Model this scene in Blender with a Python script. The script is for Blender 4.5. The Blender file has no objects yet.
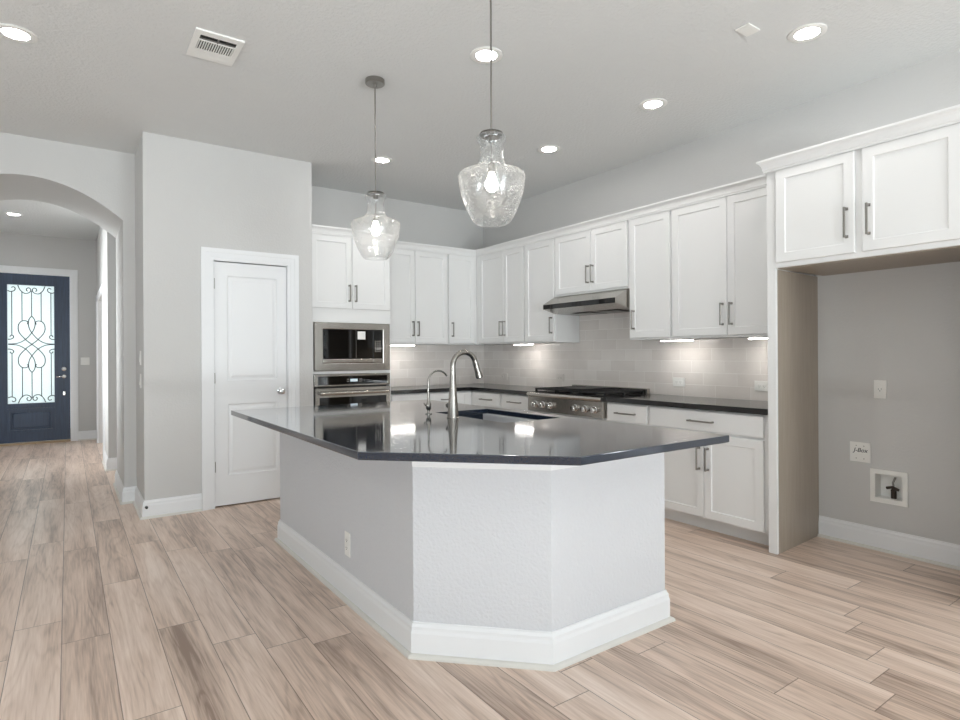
import bpy, bmesh, math, random
from mathutils import Vector, Matrix
random.seed(7)
S = bpy.context.scene
COL = S.collection
PI = math.pi

# ---------------------------------------------------------------- camera
YAW, ROLL = 0.6127, -0.0057
cam = bpy.data.cameras.new('camera'); camo = bpy.data.objects.new('camera', cam); COL.objects.link(camo)
F = Vector((math.sin(YAW), math.cos(YAW), 0)); R0 = Vector((math.cos(YAW), -math.sin(YAW), 0)); U0 = Vector((0, 0, 1))
RT = math.cos(ROLL)*R0 + math.sin(ROLL)*U0; UP = -math.sin(ROLL)*R0 + math.cos(ROLL)*U0
camo.matrix_world = Matrix(((RT.x, UP.x, -F.x, 0), (RT.y, UP.y, -F.y, 0), (RT.z, UP.z, -F.z, 1.2816), (0, 0, 0, 1)))
cam.sensor_width = 36; cam.lens = 586.67/960*36; cam.shift_y = (354.58-360)/960; cam.clip_start = 0.05
S.camera = camo
# ---------------------------------------------------------------- world + daylight + exposure
w = bpy.data.worlds.new('daylight'); S.world = w; w.use_nodes = True
bgn = w.node_tree.nodes['Background']; bgn.inputs[0].default_value = (0.75, 0.86, 1.0, 1); bgn.inputs[1].default_value = 0.9
S.view_settings.view_transform = 'Standard'; S.view_settings.look = 'None'; S.view_settings.gamma = 1
S.view_settings.use_curve_mapping = False; S.view_settings.exposure = -0.32
def daylight(name, loc, size, rot, power, col=(1.0, 0.98, 0.96)):
    l = bpy.data.lights.new(name, 'AREA'); l.shape = 'RECTANGLE'; l.size, l.size_y = size; l.energy = power; l.color = col
    o = bpy.data.objects.new(name, l); o.location = loc; o.rotation_euler = rot; COL.objects.link(o); return o
CEIL = 3.062
RY = -4.6                       # rear wall (behind the camera)
LX = -5.2                       # far left wall of the living area
G_REAR, G_SIDE, G_LEFT, G_UP, G_PORCH = 88, 330, 3, 450, 50
LAMP_DOWN, LAMP_BAR, LAMP_BULB = 124.0, 46.0, 45.0     # emission of recessed lamps, light bars, pendant bulbs
for x in (-3.4, -0.6, 2.2):
    daylight('rear_window_daylight', (x, RY-0.25, 1.45), (1.9, 2.1), (PI/2, 0, 0), G_REAR, (0.91, 0.955, 1.0))
    daylight('added_rear_upfill', (x, RY-0.75, 0.35), (1.9, 0.9), (PI/2+math.radians(50), 0, 0), G_UP*(.95, 1.15, 1.35)[int((x+3.5)//2.5)], (0.95, 0.975, 1.0))  # low lamps aimed upward, added to brighten the ceiling
daylight('side_window_daylight', (4.305+0.3, -1.4, 1.45), (1.9, 2.1), (PI/2, 0, PI/2), G_SIDE, (0.91, 0.955, 1.0))
for y in (-2.2, 1.6):
    daylight('living_window_daylight', (LX-0.25, y, 1.45), (1.9, 2.1), (PI/2, 0, -PI/2), G_LEFT, (0.97, 0.985, 1.0))
    daylight('added_left_upfill', (LX-0.75, y, 0.35), (1.9, 0.9), (PI/2+math.radians(50), 0, -PI/2), G_UP*.8, (0.95, 0.975, 1.0))  # added upward fill from the left, lifts the ceiling
daylight('added_hall_fill_right', (1.9, 9.5, 1.5), (1.7, 1.7), (PI/2, 0, PI/2), 35, (0.95, 0.975, 1.0))  # lamp added beyond the unseen side room to brighten the hall
daylight('added_hall_fill_left', (-1.65, 8.1, 1.6), (1.3, 1.3), (PI/2, 0, -PI/2), 150, (0.97, 0.98, 1.0))  # lamp added on the unseen left side to light the hall floor
daylight('porch_daylight', (-0.45, 11.6, 1.5), (1.3, 2.4), (PI/2, 0, PI), G_PORCH, (0.93, 0.98, 1.0))

# ---------------------------------------------------------------- materials
def lin(c): return tuple(((v/255)/12.92 if v/255 <= .04045 else ((v/255+.055)/1.055)**2.4) for v in c) + (1,)
def mat(name, rgb, rough=.5, metal=0, spec=.5, bump=None, vary=0, coat=0):
    m = bpy.data.materials.new(name); m.use_nodes = True; nt = m.node_tree; b = nt.nodes['Principled BSDF']
    b.inputs['Base Color'].default_value = lin(rgb); b.inputs['Roughness'].default_value = rough
    b.inputs['Metallic'].default_value = metal; b.inputs['Specular IOR Level'].default_value = spec
    b.inputs['Coat Weight'].default_value = coat
    tc = nt.nodes.new('ShaderNodeTexCoord')
    if bump:
        n = nt.nodes.new('ShaderNodeTexNoise'); n.inputs['Scale'].default_value = bump[0]; n.inputs['Detail'].default_value = 3
        nt.links.new(tc.outputs['Object'], n.inputs['Vector'])
        bp = nt.nodes.new('ShaderNodeBump'); bp.inputs['Strength'].default_value = bump[1]; bp.inputs['Distance'].default_value = bump[2]
        nt.links.new(n.outputs['Fac'], bp.inputs['Height']); nt.links.new(bp.outputs['Normal'], b.inputs['Normal'])
    if vary:
        n2 = nt.nodes.new('ShaderNodeTexNoise'); n2.inputs['Scale'].default_value = 6; n2.inputs['Detail'].default_value = 5
        nt.links.new(tc.outputs['Object'], n2.inputs['Vector'])
        mx = nt.nodes.new('ShaderNodeMix'); mx.data_type = 'RGBA'
        c = lin(rgb); mx.inputs[6].default_value = tuple(v*(1-vary) for v in c[:3])+(1,); mx.inputs[7].default_value = tuple(min(1, v*(1+vary)) for v in c[:3])+(1,)
        nt.links.new(n2.outputs['Fac'], mx.inputs[0]); nt.links.new(mx.outputs[2], b.inputs['Base Color'])
    return m
def emit(name, rgb, s):
    m = bpy.data.materials.new(name); m.use_nodes = True; b = m.node_tree.nodes['Principled BSDF']
    b.inputs['Base Color'].default_value = lin(rgb); b.inputs['Emission Color'].default_value = lin(rgb); b.inputs['Emission Strength'].default_value = s
    return m
M = {}
M['wall'] = mat('wall_paint', (204, 203, 201), .6, bump=(70, .35, .004), vary=.012)
M['ceiling'] = mat('ceiling_paint', (223, 224, 223), .75, bump=(48, .75, .007), vary=.012)
M['island_paint'] = mat('island_paint', (213, 214, 217), .6, bump=(75, .7, .006), vary=.01)
M['trim'] = mat('white_trim_paint', (236, 237, 238), .35)
M['shoe'] = mat('shoe_paint', (222, 219, 212), .45)
M['cab'] = mat('cabinet_lacquer', (233, 233, 232), .42)
M['cabinside'] = mat('cabinet_underside', (225, 220, 212), .5)
M['handle'] = mat('brushed_nickel', (150, 147, 142), .3, metal=1, bump=(200, .1, .001))
M['steel'] = mat('stainless_steel', (178, 174, 168), .24, metal=1, bump=(90, .08, .002))
M['steel_dark'] = mat('dark_stainless', (120, 118, 114), .3, metal=1)
M['nickel'] = mat('satin_nickel', (158, 154, 148), .27, metal=1)
M['chrome'] = mat('chrome', (215, 215, 215), .08, metal=1)
M['black_glass'] = mat('black_glass', (8, 8, 9), .04, spec=.6)
M['iron'] = mat('cast_iron', (22, 22, 23), .5)
M['black'] = mat('black_plastic', (15, 15, 16), .4)
M['plastic'] = mat('white_plastic', (240, 239, 235), .35)
M['hole'] = mat('dark_slot', (40, 40, 40), .8)
M['grey_plastic'] = mat('grey_plate', (212, 206, 200), .4)
M['sink'] = mat('sink_steel', (74, 82, 94), .28, metal=1)
M['ink'] = mat('ink', (35, 35, 40), .7)
M['brass'] = mat('valve_dark', (60, 52, 46), .4, metal=.6)
M['outdoor'] = mat('patio_ground', (150, 145, 135), .9, vary=.1)
M['lamp'] = emit('lamp_glow', (255, 252, 248), LAMP_DOWN)
M['bar'] = emit('bar_glow', (255, 251, 246), LAMP_BAR)
M['bulb'] = emit('bulb_glow', (255, 247, 235), LAMP_BULB)
M['display'] = emit('display_glow', (200, 215, 225), .6)

def quartz():
    m = mat('charcoal_quartz', (52, 56, 62), .09, spec=.5, coat=.9); nt = m.node_tree; b = nt.nodes['Principled BSDF']
    tc = nt.nodes.new('ShaderNodeTexCoord'); n = nt.nodes.new('ShaderNodeTexNoise'); n.inputs['Scale'].default_value = 220; n.inputs['Detail'].default_value = 4
    nt.links.new(tc.outputs['Object'], n.inputs['Vector'])
    b.inputs['IOR'].default_value = 1.55; b.inputs['Coat Roughness'].default_value = .06; b.inputs['Coat IOR'].default_value = 1.5
    r = nt.nodes.new('ShaderNodeValToRGB'); r.color_ramp.elements[0].position = .35; r.color_ramp.elements[1].position = .75
    r.color_ramp.elements[0].color = lin((26, 34, 47)); r.color_ramp.elements[1].color = lin((42, 52, 68))
    nt.links.new(n.outputs['Fac'], r.inputs[0]); nt.links.new(r.outputs[0], b.inputs['Base Color'])
    return m
M['quartz'] = quartz()
def perim():
    m = mat('black_quartz', (34, 34, 35), .12, spec=.6); return m
M['quartz_black'] = perim()

class NT:
    def __init__(s, m): s.nt = m.node_tree
    def n(s, t, **k):
        x = s.nt.nodes.new(t)
        for a, v in k.items(): setattr(x, a, v)
        return x
    def l(s, a, b): s.nt.links.new(a, b)
    def math(s, op, a, b=None, c=None):
        x = s.n('ShaderNodeMath', operation=op)
        for i, v in enumerate((a, b, c)):
            if v is None: continue
            if isinstance(v, (int, float)): x.inputs[i].default_value = v
            else: s.l(v, x.inputs[i])
        return x.outputs[0]
    def comb(s, x, y, z):
        c = s.n('ShaderNodeCombineXYZ')
        for i, v in enumerate((x, y, z)):
            if isinstance(v, (int, float)): c.inputs[i].default_value = v
            else: s.l(v, c.inputs[i])
        return c.outputs[0]
    def mix(s, f, a, b, blend='MIX'):
        x = s.n('ShaderNodeMix', data_type='RGBA', blend_type=blend)
        for i, v in ((0, f), (6, a), (7, b)):
            if isinstance(v, (int, float, tuple)): x.inputs[i].default_value = v
            else: s.l(v, x.inputs[i])
        return x.outputs[2]
def floor_mat():
    m = bpy.data.materials.new('oak_planks'); m.use_nodes = True; t = NT(m); b = m.node_tree.nodes['Principled BSDF']
    tc = t.n('ShaderNodeTexCoord'); sp = t.n('ShaderNodeSeparateXYZ'); t.l(tc.outputs['Object'], sp.inputs[0])
    W, L = .183, 1.52
    xs = t.math('DIVIDE', t.math('ADD', sp.outputs[0], .028+W*40), W); row = t.math('FLOOR', xs); fx = t.math('FRACT', xs)
    wn = t.n('ShaderNodeTexWhiteNoise', noise_dimensions='1D'); t.l(t.math('ADD', row, 3.7), wn.inputs['W'])
    ys = t.math('ADD', t.math('DIVIDE', sp.outputs[1], L), t.math('MULTIPLY', wn.outputs['Value'], 7.3)); col = t.math('FLOOR', ys); fy = t.math('FRACT', ys)
    wc = t.n('ShaderNodeTexWhiteNoise', noise_dimensions='2D'); t.l(t.comb(row, col, 0), wc.inputs['Vector'])
    pid = wc.outputs['Value']
    # long soft figure of the grain, shifted per plank
    def noise(sx, sy, zoff, scale, det=4, dist=0.0):
        v = t.comb(t.math('MULTIPLY', sp.outputs[0], sx), t.math('MULTIPLY', sp.outputs[1], sy), t.math('MULTIPLY', pid, zoff))
        n = t.n('ShaderNodeTexNoise'); n.inputs['Scale'].default_value = scale; n.inputs['Detail'].default_value = det; n.inputs['Distortion'].default_value = dist
        t.l(v, n.inputs['Vector']); return n.outputs['Fac']
    broad = noise(9, .75, 37, 1, 2, .3)
    rings = t.math('SINE', t.math('MULTIPLY', broad, 62))
    rings = t.math('POWER', t.math('MULTIPLY_ADD', rings, .5, .5), 3.0)
    streak = noise(13, .9, 91, 1, 3)
    fine = noise(90, 3.5, 17, 1.4, 5)
    ramp = t.n('ShaderNodeValToRGB'); e = ramp.color_ramp.elements
    e[0].position = .24; e[0].color = lin((150, 126, 110)); e[1].position = .76; e[1].color = lin((248, 229, 215))
    mid = e.new(.5); mid.color = lin((219, 195, 177))
    v = t.math('ADD', t.math('MULTIPLY', streak, .72), t.math('MULTIPLY', fine, .30))
    v = t.math('SUBTRACT', v, t.math('MULTIPLY', rings, .075))
    grain2 = noise(260, 9, 53, 1.0, 2)
    v = t.math('ADD', v, t.math('MULTIPLY', t.math('SUBTRACT', grain2, .5), .14))
    v = t.math('ADD', v, t.math('MULTIPLY', t.math('SUBTRACT', pid, .5), .16))
    v = t.math('ADD', v, .005)
    t.l(v, ramp.inputs[0])
    # seams
    ex = t.math('MINIMUM', fx, t.math('SUBTRACT', 1.0, fx)); ey = t.math('MINIMUM', fy, t.math('SUBTRACT', 1.0, fy))
    sx_ = t.math('LESS_THAN', ex, .0095); sy_ = t.math('LESS_THAN', ey, .0013); seam = t.math('MAXIMUM', sx_, sy_)
    c = t.mix(t.math('MULTIPLY', seam, .7), ramp.outputs[0], lin((100, 78, 64)))
    t.l(c, b.inputs['Base Color']); b.inputs['Roughness'].default_value = .32; b.inputs['Specular IOR Level'].default_value = .4
    bp = t.n('ShaderNodeBump'); bp.inputs['Strength'].default_value = .25; bp.inputs['Distance'].default_value = .002
    t.l(t.math('SUBTRACT', t.math('MULTIPLY', fine, .4), seam), bp.inputs['Height']); t.l(bp.outputs[0], b.inputs['Normal'])
    return m
M['floor'] = floor_mat()
def tile_mat():
    m = bpy.data.materials.new('glazed_tile'); m.use_nodes = True; t = NT(m); b = m.node_tree.nodes['Principled BSDF']
    tc = t.n('ShaderNodeTexCoord'); sp = t.n('ShaderNodeSeparateXYZ'); t.l(tc.outputs['Object'], sp.inputs[0])
    u = t.math('ADD', t.math('SUBTRACT', sp.outputs[0], sp.outputs[1]), 30.0)   # runs along either wall
    H, L = .1, .3
    vs = t.math('DIVIDE', t.math('SUBTRACT', sp.outputs[2], .92), H); row = t.math('FLOOR', vs); fv = t.math('FRACT', vs)
    us = t.math('ADD', t.math('DIVIDE', u, L), t.math('MULTIPLY', row, .37)); cl = t.math('FLOOR', us); fu = t.math('FRACT', us)
    wc = t.n('ShaderNodeTexWhiteNoise', noise_dimensions='2D'); t.l(t.comb(row, cl, 0), wc.inputs['Vector'])
    eu = t.math('MINIMUM', fu, t.math('SUBTRACT', 1.0, fu)); ev = t.math('MINIMUM', fv, t.math('SUBTRACT', 1.0, fv))
    grout = t.math('MAXIMUM', t.math('LESS_THAN', eu, .006), t.math('LESS_THAN', ev, .018))
    n = t.n('ShaderNodeTexNoise'); n.inputs['Scale'].default_value = 9; n.inputs['Detail'].default_value = 3; t.l(tc.outputs['Object'], n.inputs['Vector'])
    f = t.math('ADD', t.math('MULTIPLY', wc.outputs['Value'], .55), t.math('MULTIPLY', n.outputs['Fac'], .45))
    c = t.mix(f, lin((212, 205, 199)), lin((236, 231, 226)))
    c = t.mix(t.math('MULTIPLY', grout, .8), c, lin((246, 243, 239)))
    t.l(c, b.inputs['Base Color']); b.inputs['Roughness'].default_value = .12
    n3 = t.n('ShaderNodeTexNoise'); n3.inputs['Scale'].default_value = 22; n3.inputs['Detail'].default_value = 1; t.l(tc.outputs['Object'], n3.inputs['Vector'])
    tilt = t.math('MULTIPLY', t.math('SUBTRACT', wc.outputs['Value'], .5), t.math('SUBTRACT', fu, .5))
    h = t.math('ADD', t.math('MULTIPLY', n3.outputs['Fac'], .5), t.math('MULTIPLY', tilt, 1.2)); h = t.math('SUBTRACT', h, t.math('MULTIPLY', grout, .5))
    bp = t.n('ShaderNodeBump'); bp.inputs['Strength'].default_value = .5; bp.inputs['Distance'].default_value = .004
    t.l(h, bp.inputs['Height']); t.l(bp.outputs[0], b.inputs['Normal'])
    return m
M['tile'] = tile_mat()
def seeded_glass():
    m = bpy.data.materials.new('seeded_glass'); m.use_nodes = True; t = NT(m); nt = m.node_tree
    nt.nodes.remove(nt.nodes['Principled BSDF']); out = nt.nodes['Material Output']
    tc = t.n('ShaderNodeTexCoord')
    vo = t.n('ShaderNodeTexVoronoi'); vo.inputs['Scale'].default_value = 105; t.l(tc.outputs['Object'], vo.inputs['Vector'])
    no = t.n('ShaderNodeTexNoise'); no.inputs['Scale'].default_value = 22; no.inputs['Detail'].default_value = 4; t.l(tc.outputs['Object'], no.inputs['Vector'])
    seed = t.math('LESS_THAN', vo.outputs['Distance'], t.math('MULTIPLY', no.outputs['Fac'], .48))
    bp = t.n('ShaderNodeBump'); bp.inputs['Strength'].default_value = .6; bp.inputs['Distance'].default_value = .004
    t.l(t.math('ADD', no.outputs['Fac'], t.math('MULTIPLY', seed, .4)), bp.inputs['Height'])
    tr = t.n('ShaderNodeBsdfTransparent'); tr.inputs[0].default_value = (.97, .975, .975, 1)
    gl = t.n('ShaderNodeBsdfGlossy'); gl.inputs['Roughness'].default_value = .16; t.l(bp.outputs[0], gl.inputs['Normal'])
    tl = t.n('ShaderNodeBsdfTranslucent'); tl.inputs[0].default_value = (1, 1, 1, 1)
    df = t.n('ShaderNodeBsdfDiffuse'); df.inputs[0].default_value = (1, 1, 1, 1)
    ms = t.n('ShaderNodeMixShader'); ms.inputs[0].default_value = .5; t.l(tl.outputs[0], ms.inputs[1]); t.l(df.outputs[0], ms.inputs[2])
    lw = t.n('ShaderNodeLayerWeight'); lw.inputs[0].default_value = .35; lwf = lw.outputs['Facing']
    a = t.n('ShaderNodeMixShader'); t.l(t.math('MULTIPLY_ADD', seed, .55, t.math('MULTIPLY_ADD', t.math('POWER', lwf, 4.0), .7, .02)), a.inputs[0]); t.l(tr.outputs[0], a.inputs[1]); t.l(ms.outputs[0], a.inputs[2])
    fr = t.math('MULTIPLY_ADD', t.math('POWER', lw.outputs['Facing'], 2.2), .8, .06)
    b = t.n('ShaderNodeMixShader'); t.l(fr, b.inputs[0]); t.l(a.outputs[0], b.inputs[1]); t.l(gl.outputs[0], b.inputs[2])
    t.l(b.outputs[0], out.inputs[0]); return m
M['seeded'] = seeded_glass()
def pane_glass(name, clear):
    m = bpy.data.materials.new(name); m.use_nodes = True; t = NT(m); nt = m.node_tree
    nt.nodes.remove(nt.nodes['Principled BSDF']); out = nt.nodes['Material Output']
    gl = t.n('ShaderNodeBsdfGlossy'); gl.inputs['Roughness'].default_value = .03 if clear else .45
    fr = t.n('ShaderNodeFresnel'); fr.inputs[0].default_value = 1.45
    if clear:
        tr = t.n('ShaderNodeBsdfTransparent'); tr.inputs[0].default_value = (.95, .97, .97, 1)
    else:
        tr = t.n('ShaderNodeBsdfTranslucent')
        tc = t.n('ShaderNodeTexCoord'); no = t.n('ShaderNodeTexNoise'); no.inputs['Scale'].default_value = 90; no.inputs['Detail'].default_value = 3
        t.l(tc.outputs['Object'], no.inputs['Vector'])
        t.l(t.mix(no.outputs['Fac'], (.70, .78, .77, 1), (.95, .97, .96, 1)), tr.inputs[0])
    b = t.n('ShaderNodeMixShader'); t.l(fr.outputs[0], b.inputs[0]); t.l(tr.outputs[0], b.inputs[1]); t.l(gl.outputs[0], b.inputs[2])
    t.l(b.outputs[0], out.inputs[0]); return m
M['pane'] = pane_glass('window_glass', True); M['frosted'] = pane_glass('textured_door_glass', False)
def laminate():
    m = bpy.data.materials.new('unfinished_birch_panel'); m.use_nodes = True; t = NT(m); b = m.node_tree.nodes['Principled BSDF']
    tc = t.n('ShaderNodeTexCoord'); mp = t.n('ShaderNodeMapping'); mp.inputs['Scale'].default_value = (14, 14, 1.1); t.l(tc.outputs['Object'], mp.inputs[0])
    n = t.n('ShaderNodeTexNoise'); n.inputs['Scale'].default_value = 3; n.inputs['Detail'].default_value = 5; t.l(mp.outputs[0], n.inputs['Vector'])
    t.l(t.mix(n.outputs['Fac'], lin((150, 138, 123)), lin((172, 161, 147))), b.inputs['Base Color']); b.inputs['Roughness'].default_value = .35
    return m
M['birch'] = laminate()
def blue_door():
    m = bpy.data.materials.new('navy_stained_door'); m.use_nodes = True; t = NT(m); b = m.node_tree.nodes['Principled BSDF']
    tc = t.n('ShaderNodeTexCoord'); mp = t.n('ShaderNodeMapping'); mp.inputs['Scale'].default_value = (30, 30, 2); t.l(tc.outputs['Object'], mp.inputs[0])
    n = t.n('ShaderNodeTexNoise'); n.inputs['Scale'].default_value = 2; n.inputs['Detail'].default_value = 5; t.l(mp.outputs[0], n.inputs['Vector'])
    t.l(t.mix(n.outputs['Fac'], lin((22, 34, 54)), lin((50, 72, 102))), b.inputs['Base Color']); b.inputs['Roughness'].default_value = .35
    return m
M['navy'] = blue_door()

# ---------------------------------------------------------------- mesh helpers
class MB:
    def __init__(s): s.bm = bmesh.new()
    def box(s, a, b, bevel=0, seg=2):
        x0, x1 = sorted((a[0], b[0])); y0, y1 = sorted((a[1], b[1])); z0, z1 = sorted((a[2], b[2]))
        vs = [s.bm.verts.new(p) for p in ((x0,y0,z0),(x1,y0,z0),(x1,y1,z0),(x0,y1,z0),(x0,y0,z1),(x1,y0,z1),(x1,y1,z1),(x0,y1,z1))]
        fs = [s.bm.faces.new([vs[i] for i in f]) for f in ((0,3,2,1),(4,5,6,7),(0,1,5,4),(1,2,6,5),(2,3,7,6),(3,0,4,7))]
        if bevel:
            es = list({e for f in fs for e in f.edges}); bmesh.ops.bevel(s.bm, geom=es, offset=bevel, segments=seg, profile=.5, affect='EDGES')
        return s
    def prism(s, poly, z0, z1, axis='z'):
        def P(p, z):
            return {'z': (p[0], p[1], z), 'x': (z, p[0], p[1]), 'y': (p[0], z, p[1])}[axis]
        a = [s.bm.verts.new(P(p, z0)) for p in poly]; b = [s.bm.verts.new(P(p, z1)) for p in poly]; n = len(poly)
        s.bm.faces.new(a[::-1]); s.bm.faces.new(b)
        for i in range(n): s.bm.faces.new((a[i], a[(i+1)%n], b[(i+1)%n], b[i]))
        return s
    def frame(s, outer, inner, y0, y1, plane='xz'):
        # rectangular ring between outer (x0,z0,x1,z1) and inner, from y0 to y1 as one clean ring
        def P(x, z, y): return (x, y, z)
        def c(r): x0, z0, x1, z1 = r; return [(x0,z0),(x1,z0),(x1,z1),(x0,z1)]
        O, I = c(outer), c(inner)
        vo = [[s.bm.verts.new(P(x, z, y)) for x, z in O] for y in (y0, y1)]; vi = [[s.bm.verts.new(P(x, z, y)) for x, z in I] for y in (y0, y1)]
        for i in range(4):
            j = (i+1) % 4
            s.bm.faces.new((vo[0][i], vo[0][j], vi[0][j], vi[0][i])); s.bm.faces.new((vo[1][j], vo[1][i], vi[1][i], vi[1][j]))
            s.bm.faces.new((vo[0][j], vo[0][i], vo[1][i], vo[1][j])); s.bm.faces.new((vi[0][i], vi[0][j], vi[1][j], vi[1][i]))
        return s
    def lathe(s, prof, c=(0, 0, 0), n=32, axis='z', close=False):
        rings = []
        for r, h in prof:
            ring = []
            for i in range(n):
                a = 2*PI*i/n; x, y = r*math.cos(a), r*math.sin(a)
                p = {'z': (x, y, h), 'x': (h, x, y), 'y': (x, h, y)}[axis]
                ring.append(s.bm.verts.new((p[0]+c[0], p[1]+c[1], p[2]+c[2])))
            rings.append(ring)
        m = len(rings)
        for k in range(m if close else m-1):
            A, B = rings[k], rings[(k+1) % m]
            for i in range(n): s.bm.faces.new((A[i], A[(i+1)%n], B[(i+1)%n], B[i]))
        if not close:
            for rg in (rings[0], rings[-1]):
                try: s.bm.faces.new(rg)
                except ValueError: pass
        return s
    def cyl(s, c, r, h, n=24, axis='z'): return s.lathe([(r, 0), (r, h)], c, n, axis)
    def tube(s, pts, r, n=10, sq=False):
        pts = [Vector(p) for p in pts]; rs = r if isinstance(r, (list, tuple)) else [r]*len(pts)
        t0 = (pts[1]-pts[0]).normalized(); ref = Vector((0, 0, 1)) if abs(t0.z) < .9 else Vector((1, 0, 0))
        u = t0.cross(ref).normalized(); rings = []
        for i, p in enumerate(pts):
            t = (pts[min(i+1, len(pts)-1)]-pts[max(i-1, 0)]).normalized()
            u = (u - t*u.dot(t)).normalized(); v = t.cross(u)
            rings.append([s.bm.verts.new(p+(u*math.cos(2*PI*k/n+PI/n)+v*math.sin(2*PI*k/n+PI/n))*rs[i]) for k in range(n)])
        for A, B in zip(rings, rings[1:]):
            for k in range(n): s.bm.faces.new((A[k], A[(k+1)%n], B[(k+1)%n], B[k]))
        s.bm.faces.new(rings[0][::-1]); s.bm.faces.new(rings[-1]); return s
    def sweep(s, prof, path, side=1, closed=False):
        # prof: closed polygon of (offset, z); path: xy points; offset to the left (side=1) or right (-1) of travel
        n = len(path); P = [Vector(p) for p in path]; rings = []
        for i in range(n):
            def nrm(a, b):
                d = (b-a).normalized(); return Vector((-d.y, d.x))*side
            if closed or 0 < i < n-1:
                n1 = nrm(P[i-1], P[i]); n2 = nrm(P[i], P[(i+1) % n]); m = (n1+n2); m = m/ (m.dot(n1))
            elif i == 0: m = nrm(P[0], P[1])
            else: m = nrm(P[-2], P[-1])
            rings.append([s.bm.verts.new((P[i].x+m.x*o, P[i].y+m.y*o, z)) for o, z in prof])
        k = len(prof)
        for i in range(n if closed else n-1):
            A, B = rings[i], rings[(i+1) % n]
            for j in range(k): s.bm.faces.new((A[j], A[(j+1)%k], B[(j+1)%k], B[j]))
        if not closed: s.bm.faces.new(rings[0][::-1]); s.bm.faces.new(rings[-1])
        return s
    def build(s, name, m, parent=None, smooth=False, loc=None):
        bmesh.ops.recalc_face_normals(s.bm, faces=s.bm.faces)
        me = bpy.data.meshes.new(name); s.bm.to_mesh(me); s.bm.free()
        me.materials.append(m)
        if smooth:
            for p in me.polygons: p.use_smooth = True
            try: me.set_sharp_from_angle(angle=math.radians(40))
            except Exception: pass
        o = bpy.data.objects.new(name, me); COL.objects.link(o)
        if parent: o.parent = parent
        if loc: o.location = loc
        return o
def curve_pts(ctrl, n=8):
    P = [Vector(p) for p in ctrl]; P = [P[0]*2-P[1]]+P+[P[-1]*2-P[-2]]; out = []
    for i in range(1, len(P)-2):
        for k in range(n):
            t = k/n; a, b, c, d = P[i-1:i+3]
            out.append(.5*((2*b)+(c-a)*t+(2*a-5*b+4*c-d)*t*t+(3*b-a-3*c+d)*t**3))
    out.append(P[-2]); return out
def tag(o, label, cat, group=None):
    o['label'] = label; o['category'] = cat
    if group: o['group'] = group
    return o
def thing(name, label, cat, loc, rz=0, group=None):
    o = bpy.data.objects.new(name, None); COL.objects.link(o); o.location = loc; o.rotation_euler = (0, 0, rz); o.empty_display_size = .1
    return tag(o, label, cat, group)
def struct(o, label=None):
    o['kind'] = 'structure'
    if label: o['label'] = label
    return o
def copy_tree(o, parent=None):
    c = o.copy(); COL.objects.link(c)
    if parent: c.parent = parent
    for ch in list(o.children): copy_tree(ch, c)
    return c

# ---------------------------------------------------------------- room shell
XR, YB, YP, YH = 4.305, 6.04, 5.325, 5.97
T = .12
struct(MB().box((LX, RY, -.1), (XR, 11.2, 0)).build('floor', M['floor']))
struct(MB().box((LX, RY, CEIL), (XR, 6.93, CEIL+.1)).build('ceiling', M['ceiling']))
struct(MB().box((-1.9, 6.93, 3.09), (2.2, 11.2, 3.19)).build('ceiling_hall', M['ceiling']))
def wall_openings(name, axis, c0, c1, a0, a1, holes, m=M['wall'], z1=CEIL):
    """wall slab between c0..c1 across its thickness, running a0..a1, with (u0,u1,z0,z1) holes"""
    b = MB(); us = sorted({a0, a1, *[h[0] for h in holes], *[h[1] for h in holes]})
    for u0, u1 in zip(us, us[1:]):
        hs = [h for h in holes if h[0] <= u0 and h[1] >= u1]
        segs = [(0, z1)] if not hs else [(0, hs[0][2]), (hs[0][3], z1)]
        for za, zb in segs:
            if zb-za < 1e-4: continue
            if axis == 'x': b.box((u0, c0, za), (u1, c1, zb))
            else: b.box((c0, u0, za), (c1, u1, zb))
    return struct(b.build(name, m))
wall_openings('wall_right', 'y', XR, XR+T, RY, 6.2, [(-2.35, -.45, .4, 2.5), (1.493, 1.651, .337, .497)])
wall_openings('wall_left', 'y', LX-T, LX, RY, 6.2, [(-3.15, -1.25, .4, 2.5), (.65, 2.55, .4, 2.5)])
wall_openings('wall_rear', 'x', RY-T, RY, LX-T, XR+T, [(x-.95, x+.95, .4, 2.5) for x in (-3.4, -.6, 2.2)])
struct(MB().box((1.85, YB, 0), (XR+T, YB+T, CEIL)).build('wall_back', M['wall']))
# pantry: front wall with a door opening, side walls
PX0, PX1 = .493, 1.852
DX0, DX1, DZ = 1.0, 1.63, 2.098
b = MB(); b.box((PX0, YP, 0), (DX0, YP+.11, CEIL)); b.box((DX1, YP, 0), (PX1, YP+.11, CEIL)); b.box((DX0, YP, DZ), (DX1, YP+.11, CEIL))
b.box((PX0, YP+.11, 0), (PX0+.11, 6.93, CEIL)); b.box((PX1-.11, YP+.11, 0), (PX1, 6.16, CEIL))
b.box((PX0+.11, 6.06, 0), (PX1-.11, 6.16, CEIL))
struct(b.build('wall_pantry', M['wall']))
# hall wall with the arched opening
AC, AW, AZ = -.26, .66, 2.75
ax1, ax0 = AC+AW, AC-AW
arch = [(ax0+(ax1-ax0)*i/28, AZ-.645*(ax0+(ax1-ax0)*i/28-AC)**2) for i in range(29)]
b = MB(); bm = b.bm
poly = [(LX, 0), (ax0, 0)] + arch + [(ax1, 0), (PX0-.0005, 0), (PX0-.0005, CEIL), (LX, CEIL)]
A = [bm.verts.new((x, YH, z)) for x, z in poly]; B = [bm.verts.new((x, 6.90, z)) for x, z in poly]
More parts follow.
